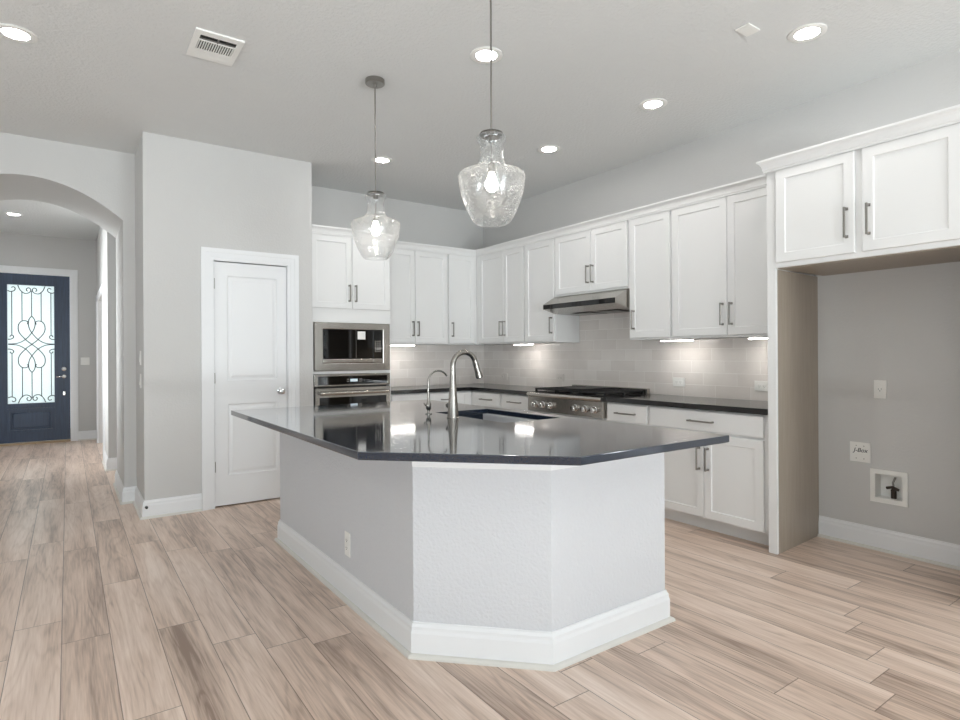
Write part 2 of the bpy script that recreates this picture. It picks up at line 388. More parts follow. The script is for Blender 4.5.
# front/back built as strips so no concave n-gon is needed
def strip(V, y):
    top = []
    for (x, z) in arch: top.append(bm.verts.new((x, y, CEIL)))
    n0 = 2
    for i in range(len(arch)-1): bm.faces.new((V[n0+i], V[n0+i+1], top[i+1], top[i]))
    bm.faces.new((V[0], V[1], V[2], top[0], V[-1])); k = len(arch)
    bm.faces.new((V[1+k], V[2+k], V[3+k], V[4+k], top[-1]))
strip(A, YH); strip(B, 6.90)
for i in range(1, 2+len(arch)): bm.faces.new((A[i], A[i+1], B[i+1], B[i]))
bm.faces.new((A[-2], A[-3], B[-3], B[-2]))
bmesh.ops.remove_doubles(bm, verts=bm.verts, dist=1e-5)
struct(b.build('wall_arch', M['wall'], smooth=True))
# hall beyond the arch
HX = .37
b = MB(); b.box((HX, 7.80, 0), (HX+.12, 8.62, 3.09)); b.box((HX, 8.62, 2.1), (HX+.12, 10.38, 3.09)); b.box((HX, 10.38, 0), (HX+.12, 10.9, 3.09))
b.box((HX+.12, 7.80, 0), (2.1, 7.92, 3.09)); struct(b.build('wall_hall_right', M['wall']))
struct(MB().box((2.0, 6.93, 0), (2.1, 7.80, 3.09)).build('wall_side_hall', M['wall']))
b = MB(); b.box((PX0+.11, 6.81, 0), (2.1, 6.93, 3.09)); struct(b.build('wall_side_hall_near', M['wall']))
wall_openings('wall_hall_left', 'y', -1.32, -1.20, 6.93, 10.9, [(7.4, 8.8, .9, 2.3)], z1=3.09)  # opening added out of view to let fill light into the hall
struct(MB().box((HX+.12, 8.5, 0), (1.6, 8.55, 3.09)).box((HX+.12, 10.4, 0), (1.6, 10.45, 3.09)).box((1.6, 8.5, 0), (1.65, 10.45, .6)).box((1.6, 8.5, 2.4), (1.65, 10.45, 3.09)).build('wall_side_room', M['wall']))  # outer wall left open for the added hall fill lamp
FX0, FX1, FZ = -.915, .052, 2.53
b = MB(); b.box((-1.32, 10.9, 0), (FX0, 11.04, 3.09)); b.box((FX1, 10.9, 0), (HX+.12, 11.04, 3.09)); b.box((FX0, 10.9, FZ), (FX1, 11.04, 3.09))
struct(b.build('wall_entry', M['wall']))
struct(MB().box((-8, -8, -.16), (8, 14, -.11)).build('patio_ground', M['outdoor']))

# baseboards
BASE = [(0, .012), (.016, .012), (.016, .098), (.012, .112), (.012, .124), (.006, .134), (.005, .142), (0, .142)]
def baseboard(name, path, side, h=.142, shoe=True, prof=None, label=None):
    k = h/.142; pr = [(o, z*k if z > .012 else 0.0) for o, z in (prof or BASE)]
    o = struct(MB().sweep(pr, path, side).build(name, M['trim']), label)
    if shoe:
        MB().sweep([(.0155, 0), (.032, 0), (.031, .008), (.026, .015), (.0155, .018)], path, side).build('shoe_molding', M['shoe'], o)
    return o
e = .0015
baseboard('baseboard_pantry', [(.906, YP-e), (PX0-e, YP-e), (PX0-e, YH-e), (ax1-e, YH-e), (ax1-e, 6.93)], 1)
baseboard('baseboard_hall_right', [(HX-e, 8.50), (HX-e, 7.80-e), (1.9, 7.80-e)], -1)
baseboard('baseboard_entry', [(HX-e, 10.9-e), (.125, 10.9-e)], 1)
baseboard('baseboard_right', [(XR-e, 1.998), (XR-e, 1.0)], -1)
baseboard('baseboard_left_wall', [(LX+e, RY+.01), (LX+e, YH-.01)], -1)
baseboard('baseboard_rear', [(LX+.04, RY+e), (XR-.04, RY+e)], 1)
baseboard('baseboard_arch_left', [(LX+.04, YH-e), (ax0+e, YH-e), (ax0+e, 6.90)], -1)

# windows behind and beside the camera
def window(n, cx_, cy_, rz):
    f = MB(); f.frame((-.95, .4, .95, 2.5), (-.88, .47, .88, 2.43), .02, .09); f.box((-.88, .03, 1.43), (.88, .08, 1.48)); f.box((-.02, .03, .47), (.02, .08, 2.43))
    o = struct(f.build('window_%d' % n, M['trim'])); o.location = (cx_, cy_, 0); o.rotation_euler = (0, 0, rz)
    MB().box((-.875, .05, .475), (.875, .056, 2.425)).build('glass', M['pane'], o)
    MB().frame((-1.03, .32, 1.03, 2.58), (-.95, .4, .95, 2.5), -.018, -.001).build('casing', M['trim'], o)
n = 0
for x in (-3.4, -.6, 2.2):
    n += 1; window(n, x, RY, PI)
window(4, XR, -1.4, -PI/2)
window(5, LX, -2.2, PI/2); window(6, LX, 1.6, PI/2)

f = MB(); f.frame((-.70, .9, .70, 2.3), (-.64, .96, .64, 2.24), .02, .08); f.box((-.64, .03, 1.58), (.64, .07, 1.62))
o = struct(f.build('window_7', M['trim'])); o.location = (-1.20, 8.1, 0); o.rotation_euler = (0, 0, PI/2)  # invented window, out of view, framing the added hall fill
MB().box((-.635, .05, .965), (.635, .056, 2.235)).build('glass', M['pane'], o)

# ---------------------------------------------------------------- doors
def casing(name, x0, x1, z1, y, parent, wd=.096, leg_bottom=0.0):
    # stepped colonial casing round an opening, facing -y
    m = MB()
    for a, b_, t_ in ((0, .022, .012), (.022, .060, .016), (.060, wd, .022)):
        m.prism([(x0-b_, leg_bottom), (x0-a, leg_bottom), (x0-a, z1+a), (x1+a, z1+a), (x1+a, leg_bottom), (x1+b_, leg_bottom), (x1+b_, z1+b_), (x0-b_, z1+b_)], y-t_, y-.0005, 'y')
    return m.build(name, M['trim'], parent)
def panel_slab(m, x0, x1, z0, z1, y0, y1, panels, rec=.008, bev=.022):
    # slab whose front face (y0) carries raised panels sunk inside a sloped moulding
    bm = m.bm
    xs = sorted({x0, x1, *[p[0] for p in panels], *[p[2] for p in panels]}); zs = sorted({z0, z1, *[p[1] for p in panels], *[p[3] for p in panels]})
    g = {(x, z): bm.verts.new((x, y0, z)) for x in xs for z in zs}
    for i in range(len(xs)-1):
        for j in range(len(zs)-1):
            if any(p[0] <= xs[i] and p[2] >= xs[i+1] and p[1] <= zs[j] and p[3] >= zs[j+1] for p in panels): continue
            bm.faces.new((g[xs[i], zs[j]], g[xs[i+1], zs[j]], g[xs[i+1], zs[j+1]], g[xs[i], zs[j+1]]))
    for p in panels:
        rings = [[g[p[0], p[1]], g[p[2], p[1]], g[p[2], p[3]], g[p[0], p[3]]]]
        for d, yy in ((bev*.45, y0+rec), (bev, y0+rec), (bev*1.9, y0+rec*.25)):
            rings.append([bm.verts.new((x, yy, z)) for x, z in ((p[0]+d, p[1]+d), (p[2]-d, p[1]+d), (p[2]-d, p[3]-d), (p[0]+d, p[3]-d))])
        for A_, B_ in zip(rings, rings[1:]):
            for k in range(4): bm.faces.new((A_[k], A_[(k+1)%4], B_[(k+1)%4], B_[k]))
        bm.faces.new(rings[-1])
    bk = [bm.verts.new((x, y1, z)) for x, z in ((x0, z0), (x1, z0), (x1, z1), (x0, z1))]; bm.faces.new(bk)
    bot = [g[x, z0] for x in xs]; top = [g[x, z1] for x in xs]; lef = [g[x0, z] for z in zs]; rig = [g[x1, z] for z in zs]
    bm.faces.new(bot+[bk[1], bk[0]]); bm.faces.new(top+[bk[2], bk[3]]); bm.faces.new(lef+[bk[3], bk[0]]); bm.faces.new(rig+[bk[2], bk[1]])
m = MB(); g_ = .004
yd = YP+.012
panel_slab(m, DX0+.013, DX1-.013, .012, DZ-.018, yd, yd+.035, [(1.115, .262, 1.535, .872), (1.115, 1.072, 1.535, 1.968)])
pd = struct(m.build('door_1', M['trim']), 'white two-panel pantry door')
casing('casing', DX0+.004, DX1-.004, DZ-.004, YP, pd)
m = MB(); m.box((DX0, YP, 0), (DX0+.01, YP+.11, DZ-.011)); m.box((DX1-.01, YP, 0), (DX1, YP+.11, DZ-.011)); m.box((DX0, YP, DZ-.01), (DX1, YP+.11, DZ)); m.build('jamb', M['trim'], pd)
m = MB(); m.lathe([(.030, 0), (.030, -.006), (.012, -.010), (.011, -.030), (.022, -.036), (.028, -.048), (.026, -.060), (.012, -.067), (.001, -.068)], (1.562, yd, .966), 24, 'y'); m.build('door_knob', M['chrome'], pd, True)
for z in (.3, 1.05, 1.85):
    MB().cyl((DX0+.012, yd-.004, z), .006, .09, 10).build('hinge', M['handle'], pd, True)

# front door
m = MB(); yf = 10.93
gx0, gx1, gz0, gz1 = -.716, -.162, .60, 2.345
fd = MB(); fd.frame((FX0+.022, .03, FX1-.022, FZ-.022), (gx0, gz0, gx1, gz1), yf, yf+.045)
front = struct(fd.build('door_2', M['navy']), 'navy front door with scrollwork glass')
m = MB(); m.frame((-.722, .178, -.152, .528), (-.690, .210, -.184, .496), yf-.022, yf+.001); m.build('panel_molding', M['navy'], front)
m = MB(); m.box((-.66, yf-.016, .24), (-.214, yf+.001, .466), .010); m.build('lower_panel', M['navy'], front)
MB().frame((gx0-.018, gz0-.018, gx1+.018, gz1+.018), (gx0, gz0, gx1, gz1), yf-.010, yf-.0005).build('glass_stop', M['navy'], front)
MB().box((gx0, yf+.018, gz0), (gx1, yf+.026, gz1)).build('door_glass', M['frosted'], front)
casing('casing', FX0+.006, FX1-.006, FZ-.006, 10.9, front, .085)
m = MB(); m.box((FX0, 10.9, 0), (FX0+.018, 11.04, FZ-.02)); m.box((FX1-.018, 10.9, 0), (FX1, 11.04, FZ-.02)); m.box((FX0, 10.9, FZ-.018), (FX1, 11.04, FZ)); m.build('jamb', M['trim'], front)
MB().box((FX0+.02, 10.86, .0005), (FX1-.02, 11.04, .024), .004).build('threshold', mat('oak_threshold', (176, 150, 118), .5), front)
m = MB(); m.lathe([(.030, 0), (.030, -.012), (.024, -.016), (.001, -.017)], (-.045, yf, 1.10), 20, 'y'); m.build('deadbolt', M['chrome'], front, True)
m = MB(); m.lathe([(.026, 0), (.026, -.010), (.010, -.012), (.010, -.05), (.001, -.051)], (-.045, yf, .985), 20, 'y'); m.tube([(-.045, yf-.045, .985), (-.09, yf-.048, .985), (-.14, yf-.045, .98)], .008); m.build('lever', M['chrome'], front, True)
MB().box((-.062, yf-.02, .70), (-.028, yf, .76), .004).build('lower_escutcheon', M['chrome'], front)
# iron scrollwork, drawn on a 235 x 595 field over the glass
def sc(p): return ((p[0]-40)/235*(gx1-gx0)+gx0, yf+.010, gz1-(p[1]-25)/595*(gz1-gz0))
mir = lambda L, ax=160: [(2*ax-x, y) for x, y in L]
flip = lambda L: [(x, 645-y) for x, y in L]
m = MB(); curves = []
heart = [(137, 222), (141, 211), (128, 204), (108, 208), (94, 228), (97, 262), (128, 298), (160, 323), (192, 347), (223, 383), (226, 417), (212, 437), (192, 441), (179, 434), (183, 423)]
oval = [(160, 180), (147, 196), (143, 220), (149, 246), (163, 268), (190, 297), (228, 317), (276, 322)]
tops = [(92, 27), (103, 50), (124, 66), (146, 63), (156, 50), (150, 39), (138, 40), (134, 50), (141, 55)]
side = [(42, 56), (58, 60), (75, 54), (79, 42), (70, 36), (60, 40)]
low = [(42, 298), (57, 297), (69, 290), (68, 280), (58, 278), (52, 285)]
for L in (heart, mir(heart), oval, mir(oval), flip(oval), flip(mir(oval)), tops, mir(tops), flip(tops), flip(mir(tops)), side, mir(side), flip(side), flip(mir(side)), low, mir(low), flip(low), flip(mir(low))):
    m.tube([tuple(p) for p in curve_pts([sc(p) for p in L], 5)], .0062, 6)
for x, y0, y1 in ((62, 58, 278), (112, 60, 206), (160, 52, 180), (208, 60, 206), (258, 58, 278)):
    m.tube([sc((x, y0)), sc((x, y1))], .0055, 6); m.tube([sc((x, 645-y0)), sc((x, 645-y1))], .0055, 6)
m.build('iron_scrollwork', M['iron'], front)
# cased side door in the hall
m = MB()
for a, b_, t_ in ((0, .022, .012), (.022, .060, .016), (.060, .082, .022)):
    m.prism([(8.62-b_, 0), (8.62-a, 0), (8.62-a, 2.1+a), (10.38+a, 2.1+a), (10.38+a, 0), (10.38+b_, 0), (10.38+b_, 2.1+b_), (8.62-b_, 2.1+b_)], HX-t_, HX-.0005, 'x')
struct(m.build('trim_1', M['trim']), 'white casing round side opening of the hall')

# ---------------------------------------------------------------- wall plates
def plate(name, label, cat, loc, rz, w_, h_, kind, m=None, group=None):
    t = thing(name, label, cat, loc, rz, group)
    m = m or M['plastic']
    MB().box((-w_/2, -.006, -h_/2), (w_/2, -.0005, h_/2), .002).build('cover_plate', m, t)
    if kind == 'duplex_h':
        for s in (-1, 1):
            x = s*.020; r = MB().box((x-.015, -.0085, -.017), (x+.015, -.006, .017), .002).build('socket', m, t)
            MB().box((x-.008, -.0092, -.004), (x-.0065, -.0084, .004)).box((x+.0065, -.0092, -.003), (x+.008, -.0092+.0008, .003)).cyl((x, -.0092, -.009), .0022, .001, 8, 'y').build('slots', M['hole'], r)
    if kind == 'duplex_v':
        for s in (-1, 1):
            z = s*.020; r = MB().box((-.017, -.0085, z-.015), (.017, -.006, z+.015), .002).build('socket', m, t)
            MB().box((-.008, -.0095, z-.001), (-.0065, -.0084, z+.007)).box((.0065, -.0095, z), (.008, -.0084, z+.006)).cyl((0, -.0095, z-.006), .0025, .0011, 8, 'y').build('slots', M['hole'], r)
    if kind == 'round':
        r = MB().lathe([(.022, -.006), (.022, -.0085), (.001, -.0085)], (0, 0, 0), 24, 'y').build('socket', m, t)
        MB().box((-.009, -.0095, -.003), (-.007, -.0084, .007)).box((.007, -.0095, -.003), (.009, -.0084, .007)).cyl((0, -.0095, -.010), .003, .0011, 8, 'y').build('slots', M['hole'], r)
    if kind.startswith('switch'):
        k = int(kind[-1])
        for i in range(k):
            x = (i-(k-1)/2)*.046
            MB().prism([(-.006, -.033), (-.0115, -.033), (-.0075, .033), (-.006, .033)], x-.016, x+.016, 'x').build('rocker', m, t)
    return t
plate('light_switch', 'white double switch plate beside the navy front door', 'light switch', (.22, 10.9, 1.215), 0, .115, .115, 'switch2')
plate('light_switch', 'upper of two white switches on wall return before the arch', 'light switch', (PX0, 5.55, 1.27), -PI/2, .07, .115, 'switch1')
plate('light_switch', 'lower of two white switches on wall return before the arch', 'light switch', (PX0, 5.55, 1.08), -PI/2, .07, .115, 'switch1')
plate('wall_outlet', 'white outlet low on the left side of the island', 'outlet', (1.202, 2.925, .29), -PI/2, .07, .125, 'duplex_v')
plate('wall_outlet', 'white single outlet alone high on the fridge alcove wall', 'outlet', (XR, 1.618, 1.042), -PI/2, .072, .118, 'round')
YT = 4.292
plate('tile_outlet', 'white horizontal outlet on tile right of the cooktop', 'outlet', (YT, 3.137, 1.037), -PI/2, .118, .075, 'duplex_h')
plate('tile_outlet', 'white horizontal outlet on tile against the tall end panel', 'outlet', (YT, 2.40, 1.032), -PI/2, .118, .075, 'duplex_h')
plate('tile_outlet', 'tile-coloured outlet near the back corner of the backsplash', 'outlet', (YT, 5.60, 1.02), -PI/2, .118, .075, 'duplex_h', M['grey_plastic'])
plate('tile_outlet', 'tile-coloured outlet behind the left end of the cooktop', 'outlet', (YT, 4.62, 1.03), -PI/2, .118, .075, 'duplex_h', M['grey_plastic'])
jb = plate('blank_plate', 'white square blank plate with handwriting in fridge alcove', 'cover plate', (XR, 1.737, .620), -PI/2, .124, .130, 'none')
for sx in (-.023, .023):
    for sz in (-.042, .042): MB().lathe([(.0035, -.006), (.003, -.0072), (.001, -.0074)], (sx, 0, sz), 10, 'y').build('screw', M['handle'], jb)
fc = bpy.data.curves.new('handwriting', 'FONT'); fc.body = 'J-Box'; fc.size = .038; fc.extrude = .0002; fc.offset = .0003; fc.align_x = 'CENTER'; fc.align_y = 'CENTER'; fc.shear = .25
fo = bpy.data.objects.new('tmp', fc); COL.objects.link(fo); bpy.context.view_layer.update()
fm = bpy.data.meshes.new_from_object(fo.evaluated_get(bpy.context.evaluated_depsgraph_get())); bpy.data.objects.remove(fo)
fm.materials.clear(); fm.materials.append(M['ink']); ho = bpy.data.objects.new('handwriting', fm); COL.objects.link(ho); ho.parent = jb
ho.location = (.002, -.0066, .012); ho.rotation_euler = (PI/2, 0, 0)
# recessed ice-maker box
ib = thing('icemaker_box', 'white recessed water box with shutoff valve in fridge alcove', 'valve box', (XR, 1.572, .417), -PI/2)
MB().frame((-.105, -.107, .105, .107), (-.077, -.078, .077, .078), -.010, -.0005).build('trim_frame', M['plastic'], ib)
m = MB(); m.frame((-.0785, -.0795, .0785, .0795), (-.076, -.077, .076, .077), -.0003, .075); m.box((-.0785, .0752, -.0795), (.0785, .078, .0795)); m.build('recessed_box', M['plastic'], ib)
m = MB(); m.tube([(.012, .068, .055), (.002, .055, .02), (.012, .045, -.03)], .006); m.build('supply_pipe', M['handle'], ib, True)
m = MB(); m.cyl((.012, .040, -.0765), .016, .050, 12); m.tube([(-.022, .022, -.012), (.012, .020, -.002), (.048, .022, -.016)], .009); m.cyl((.012, .020, -.022), .011, .030, 12, 'y'); m.build('valve', M['brass'], ib, True)
t = thing('door_stop', 'small dark door stop on baseboard by pantry wall corner', 'door stop', (.503, YP-.0175, .092))
MB().lathe([(.011, 0), (.011, -.004), (.006, -.006), (.006, -.022), (.001, -.023)], (0, 0, 0), 14, 'y').build('stem', M['steel_dark'], t, True)
MB().lathe([(.009, -.022), (.010, -.028), (.008, -.034), (.001, -.035)], (0, 0, 0), 14, 'y').build('rubber_tip', M['black'], t, True)

# ---------------------------------------------------------------- cabinets
def handle(parent, x, z, L, vertical=True, y=0):
    m = MB(); s = .006; d = .030
    if vertical:
        for zz in (z-L/2+.008, z+L/2-.008): m.box((x-s, y-d, zz-s), (x+s, y, zz+s))
        m.box((x-s, y-d-.008, z-L/2), (x+s, y-d, z+L/2), .0015, 1)
        for zz in (z-L/2+.008, z+L/2-.008): m.box((x-.008, y-.003, zz-.008), (x+.008, y, zz+.008))
    else:
        for xx in (x-L/2+.008, x+L/2-.008): m.box((xx-s, y-d, z-s), (xx+s, y, z+s))
        m.box((x-L/2, y-d-.008, z-s), (x+L/2, y-d, z+s), .0015, 1)
    return m.build('handle', M['handle'], parent)
def shaker(parent, name, x0, x1, z0, z1, rail=.057, t=.02, m_=None, flat=False):
    m = MB()
    if flat: m.box((x0, -t, z0), (x1, -.0005, z1), .003)
    else:
        bm = m.bm; rings = []
        specs = [(0, -.0005), (0, -t+.003), (.003, -t), (rail, -t), (rail+.003, -t+.007), (rail+.005, -t+.008)]
        for d, y in specs: rings.append([bm.verts.new((x, y, z)) for x, z in ((x0+d, z0+d), (x1-d, z0+d), (x1-d, z1-d), (x0+d, z1-d))])
        for A_, B_ in zip(rings, rings[1:]):
            for k in range(4): bm.faces.new((A_[k], A_[(k+1)%4], B_[(k+1)%4], B_[k]))
        bm.faces.new(rings[-1]); bm.faces.new(rings[0][::-1])
    return m.build(name, m_ or M['cab'], parent)
def open_carcass(t, w_, d, z0, z1, name='body', face=.04, toe=None):
    # closed cabinet box with a face frame line; toe: (height, recess)
    m = MB()
    if toe:
        m.box((0, 0, toe[0]), (w_, d, z1)); m.box((.0, toe[1], 0), (w_, d, toe[0]-.0002))
    else: m.box((0, 0, z0), (w_, d, z1))
    return m.build(name, M['cab'], t)
R = -PI/2
UF = 3.975   # face of the upper cabinets on the right wall (doors stand 20 mm proud)
def upper_right(y1, y0, z0, doors, label, handles, zb=1.40, group=None):
    w_ = y1-y0; t = thing('wall_cabinet', label, 'wall cabinet', (UF, y1, 0), R, group)
    m = MB(); m.box((.0008, 0, zb), (w_-.0008, XR-UF-.002, 2.46)); m.build('body', M['cab'], t)
    for (a, b_), hx in zip(doors, handles):
        d = shaker(t, 'door', a, b_, z0, 2.43)
        handle(d, hx, z0+.155, .165, y=-.02)
    return t
# from the back corner forward; local x runs toward the camera
uc = upper_right(5.685, 4.815, 1.415, [(.055, .508), (.512, .862)], 'white two-door wall cabinet tucked in the back corner, right wall', (.478, .542))
MB().box((-.003, -.019, 1.40), (.052, -.0003, 2.43)).build('filler', M['cab'], uc)
upper_right(4.813, 4.337, 1.415, [(.012, .464)], 'white one-door wall cabinet just left of the range hood', (.436,))
upper_right(4.335, 3.402, 1.865, [(.012, .490), (.494, .921)], 'short white two-door cabinet above the range hood', (.462, .522), zb=1.848)
upper_right(3.40, 2.967, 1.415, [(.012, .424)], 'white one-door wall cabinet just right of the range hood', (.062,))
upper_right(2.965, 2.024, 1.415, [(.012, .488), (.492, .921)], 'wide white two-door wall cabinet beside the tall end panel', (.455, .527))
# back wall uppers, facing -y
def upper_back(x0, x1, doors, label, handles):
    t = thing('wall_cabinet', label, 'wall cabinet', (x0, 5.71, 0))
    MB().box((.0008, 0, 1.40), (x1-x0-.0008, YB-5.71-.002, 2.46)).build('body', M['cab'], t)
    for (a, b_), hx in zip(doors, handles):
        d = shaker(t, 'door', a-x0, b_-x0, 1.415, 2.43); handle(d, hx-x0, 1.57, .165, y=-.02)
    return t
upper_back(2.702, 3.562, [(2.715, 3.130), (3.134, 3.552)], 'white two-door wall cabinet right of the oven tower', (3.100, 3.164))
ub = upper_back(3.564, 3.973, [(3.572, 3.925)], 'white one-door wall cabinet on back wall at the corner', (3.612,))
MB().box((3.927-3.564, -.019, 1.40), (3.954-3.564, -.0003, 2.43)).build('filler', M['cab'], ub)
# fridge surround
FF = 3.68
t = thing('fridge_cabinet', 'deep white two-door cabinet bridging over the empty fridge alcove', 'wall cabinet', (FF, 1.963, 0), R)
MB().box((0, 0, 1.82), (.963, XR-FF-.002, 2.46)).build('body', M['cab'], t)
MB().box((.001, .02, 1.8145), (.962, XR-FF-.003, 1.8195)).build('underside', M['birch'], t)
d = shaker(t, 'door', .008, .462, 1.85, 2.43); handle(d, .422, 2.025, .175, y=-.02)
d = shaker(t, 'door', .500, .955, 1.85, 2.43); handle(d, .536, 2.025, .175, y=-.02)
def endpanel(y0, y1, label, inner):
    t = thing('end_panel', label, 'panel', (FF, y1, 0), R)
    MB().box((0, 0, 0), (y1-y0, .02, 2.46), .0015, 1).build('stile', M['cab'], t)
    (MB().prism([(.002, .0205), (y1-y0-.001, .0205), (.020, XR-FF-.002), (.002, XR-FF-.002)], 0, 1.812) if inner > 0 else MB().box((.0, .0205, 0), (y1-y0-.001, XR-FF-.002, 1.812))).build('side_panel', M['birch'], t)
endpanel(1.965, 2.022, 'tall end panel between base cabinets and fridge alcove', 1)
endpanel(.942, .998, 'tall end panel on the near side of fridge alcove', -1)

# oven tower
OY, OX0, OX1 = 5.43, 1.858, 2.700
t = thing('oven_cabinet', 'tall white cabinet tower holding the microwave and wall oven', 'tall cabinet', (OX0, OY, 0))
W_ = OX1-OX0
m = MB(); D_ = YB-OY-.002
m.box((0, 0, 0.1), (.038, D_, 2.46)); m.box((W_-.012, 0, 0.1), (W_, D_, 2.46)); m.box((.038, 0, 1.60), (W_-.012, D_, 2.46)); m.box((.038, 0, 1.105), (W_-.012, D_, 1.13))
m.box((.038, 0, .1), (W_-.012, D_, .36)); m.box((.038, D_-.02, .36), (W_-.012, D_, 1.6)); m.box((0, .07, 0), (W_, D_, .0998)); m.build('body', M['cab'], t)
d = shaker(t, 'door', .012, .420, 1.735, 2.43); handle(d, .390, 1.885, .165, y=-.02)
d = shaker(t, 'door', .424, .832, 1.735, 2.43); handle(d, .456, 1.885, .165, y=-.02)
d = shaker(t, 'drawer', .012, .832, .115, .35); handle(d, .42, .29, .2, False, y=-.02)

# microwave with trim kit
MX0, MX1, MZ0, MZ1 = 1.900, 2.684, 1.133, 1.597
t = thing('microwave', 'built-in stainless microwave with white sticker above the wall oven', 'microwave', (MX0, OY, MZ0))
w_, h_ = MX1-MX0, MZ1-MZ0
m = MB(); bm = m.bm
ix0, ix1, iz0, iz1 = 1.981-MX0, 2.606-MX0, 1.205-MZ0, 1.535-MZ0
def rect(a, b_, c, d_, y): return [bm.verts.new(p) for p in ((a, y, b_), (c, y, b_), (c, y, d_), (a, y, d_))]
rr = [rect(0, 0, w_, h_, -.0005), rect(0, 0, w_, h_, -.016), rect(.004, .004, w_-.004, h_-.004, -.020), rect(ix0-.006, iz0-.006, ix1+.006, iz1+.006, -.0215), rect(ix0, iz0, ix1, iz1, -.020), rect(ix0, iz0, ix1, iz1, -.0005)]
for A_, B_ in zip(rr, rr[1:]):
    for k in range(4): bm.faces.new((A_[k], A_[(k+1)%4], B_[(k+1)%4], B_[k]))
m.build('trim_kit', M['steel'], t)
MB().box((.03, .001, .01), (w_-.03, .40, h_-.02)).build('housing', M['black'], t)
d = MB().box((ix0+.003, -.018, iz0+.045), (2.497-MX0, -.0012, iz1-.003), .002).build('door', M['black_glass'], t)
MB().box((ix0+.004, -.020, iz0+.004), (2.497-MX0, -.0012, iz0+.042), .006).build('handle', M['steel'], d)
MB().box((2.316-MX0, -.0186, iz0+.05), (2.320-MX0, -.0181, iz1-.006)).build('door_line', M['steel_dark'], d)
cp = MB().box((2.500-MX0, -.018, iz0+.045), (ix1-.003, -.0012, iz1-.003), .002).build('control_panel', M['black_glass'], t)
MB().box((2.500-MX0, -.020, iz0+.004), (ix1-.003, -.0012, iz0+.042), .004).build('open_button', M['steel'], cp)
m = MB()
for i in range(3):
    for j in range(6): m.box((2.525-MX0+i*.024-.004, -.0188, 1.320-MZ0+j*.020-.004), (2.525-MX0+i*.024+.004, -.0181, 1.320-MZ0+j*.020+.004))
m.build('keys', M['grey_plastic'], cp)
st = MB().box((2.334-MX0, -.0192, 1.438-MZ0), (2.416-MX0, -.0184, 1.516-MZ0)).build('sticker', M['plastic'], d)
# wall oven
t = thing('wall_oven', 'stainless built-in wall oven with bar handle below the microwave', 'oven', (MX0, OY, .365))
zz = lambda z: z-.365
MB().box((.0, -.018, zz(.985)), (w_, -.0005, zz(1.100)), .003).build('control_fascia', M['steel'], t)
cpn = MB().box((.032, -.0205, zz(.998)), (w_-.032, -.0182, zz(1.082)), .001).build('display_panel', M['black_glass'], t)
MB().box((.355, -.0212, zz(1.026)), (.430, -.0206, zz(1.052))).build('clock_display', M['display'], cpn)
for x in (.325, .338, .448, .461, .474):
    for z in (1.028, 1.048): MB().box((x-.003, -.0212, zz(z)-.003), (x+.003, -.0206, zz(z)+.003)).build('touch_key', M['grey_plastic'], cpn)
MB().box((.03, .001, zz(.375)), (w_-.03, .50, zz(1.09))).build('oven_body', M['black'], t)
dr = MB().frame((.004, zz(.375), w_-.004, zz(.968)), (.045, zz(.46), w_-.045, zz(.880)), -.024, -.0005).build('door', M['steel'], t)
MB().box((.045, -.020, zz(.46)), (w_-.045, -.002, zz(.880))).build('door_glass', M['black_glass'], dr)
m = MB(); m.tube([(.04, -.062, zz(.920)), (w_-.04, -.062, zz(.920))], .017, 16)
for x in (.065, w_-.065): m.box((x-.010, -.062, zz(.910)), (x+.010, -.022, zz(.930)))
m.build('handle', M['steel'], dr, True)

# base cabinets, right wall
BF = 3.72
def base_right(y1, y0, label, drawers, doors, hand):
    w_ = y1-y0; t = thing('base_cabinet', label, 'base cabinet', (BF, y1, 0), R)
    open_carcass(t, w_-.001, XR-BF-.002, 0, .878, toe=(.10, .085))
    for a, b_ in drawers:
        d = shaker(t, 'drawer', a, b_, .728, .868, flat=True); handle(d, (a+b_)/2, .797, .20 if b_-a > .3 else .17, False, y=-.02)
    if y1 > 5: MB().box((-.004, -.019, .112), (.052, -.0003, .868)).build('filler', M['cab'], t)
    for (a, b_), hx in zip(doors, hand):
        d = shaker(t, 'door', a, b_, .112, .708); handle(d, hx, .532, .165, y=-.02)
base_right(5.425, 4.890, 'white one-drawer base cabinet in back corner of right wall', [(.055, .512)], [(.055, .512)], (.47,))
base_right(4.888, 4.403, 'white one-drawer base cabinet just left of the cooktop', [(.018, .462)], [(.018, .462)], (.42,))
base_right(3.428, 2.988, 'narrow white one-drawer base cabinet just right of the cooktop', [(.012, .424)], [(.012, .424)], (.39,))
base_right(2.986, 2.025, 'wide white base cabinet with one drawer over two doors', [(.014, .920)], [(.014, .480), (.484, .920)], (.447, .518))
# cabinet below the cooktop
t = thing('base_cabinet', 'white base cabinet directly below the cooktop controls', 'base cabinet', (BF, 4.401, 0), R)
open_carcass(t, .970, XR-BF-.002, 0, .735, toe=(.10, .085))
for a, b_, hx in ((.014, .482, .445), (.486, .956, .525)):
    d = shaker(t, 'door', a, b_, .112, .722); handle(d, hx, .55, .165, y=-.02)
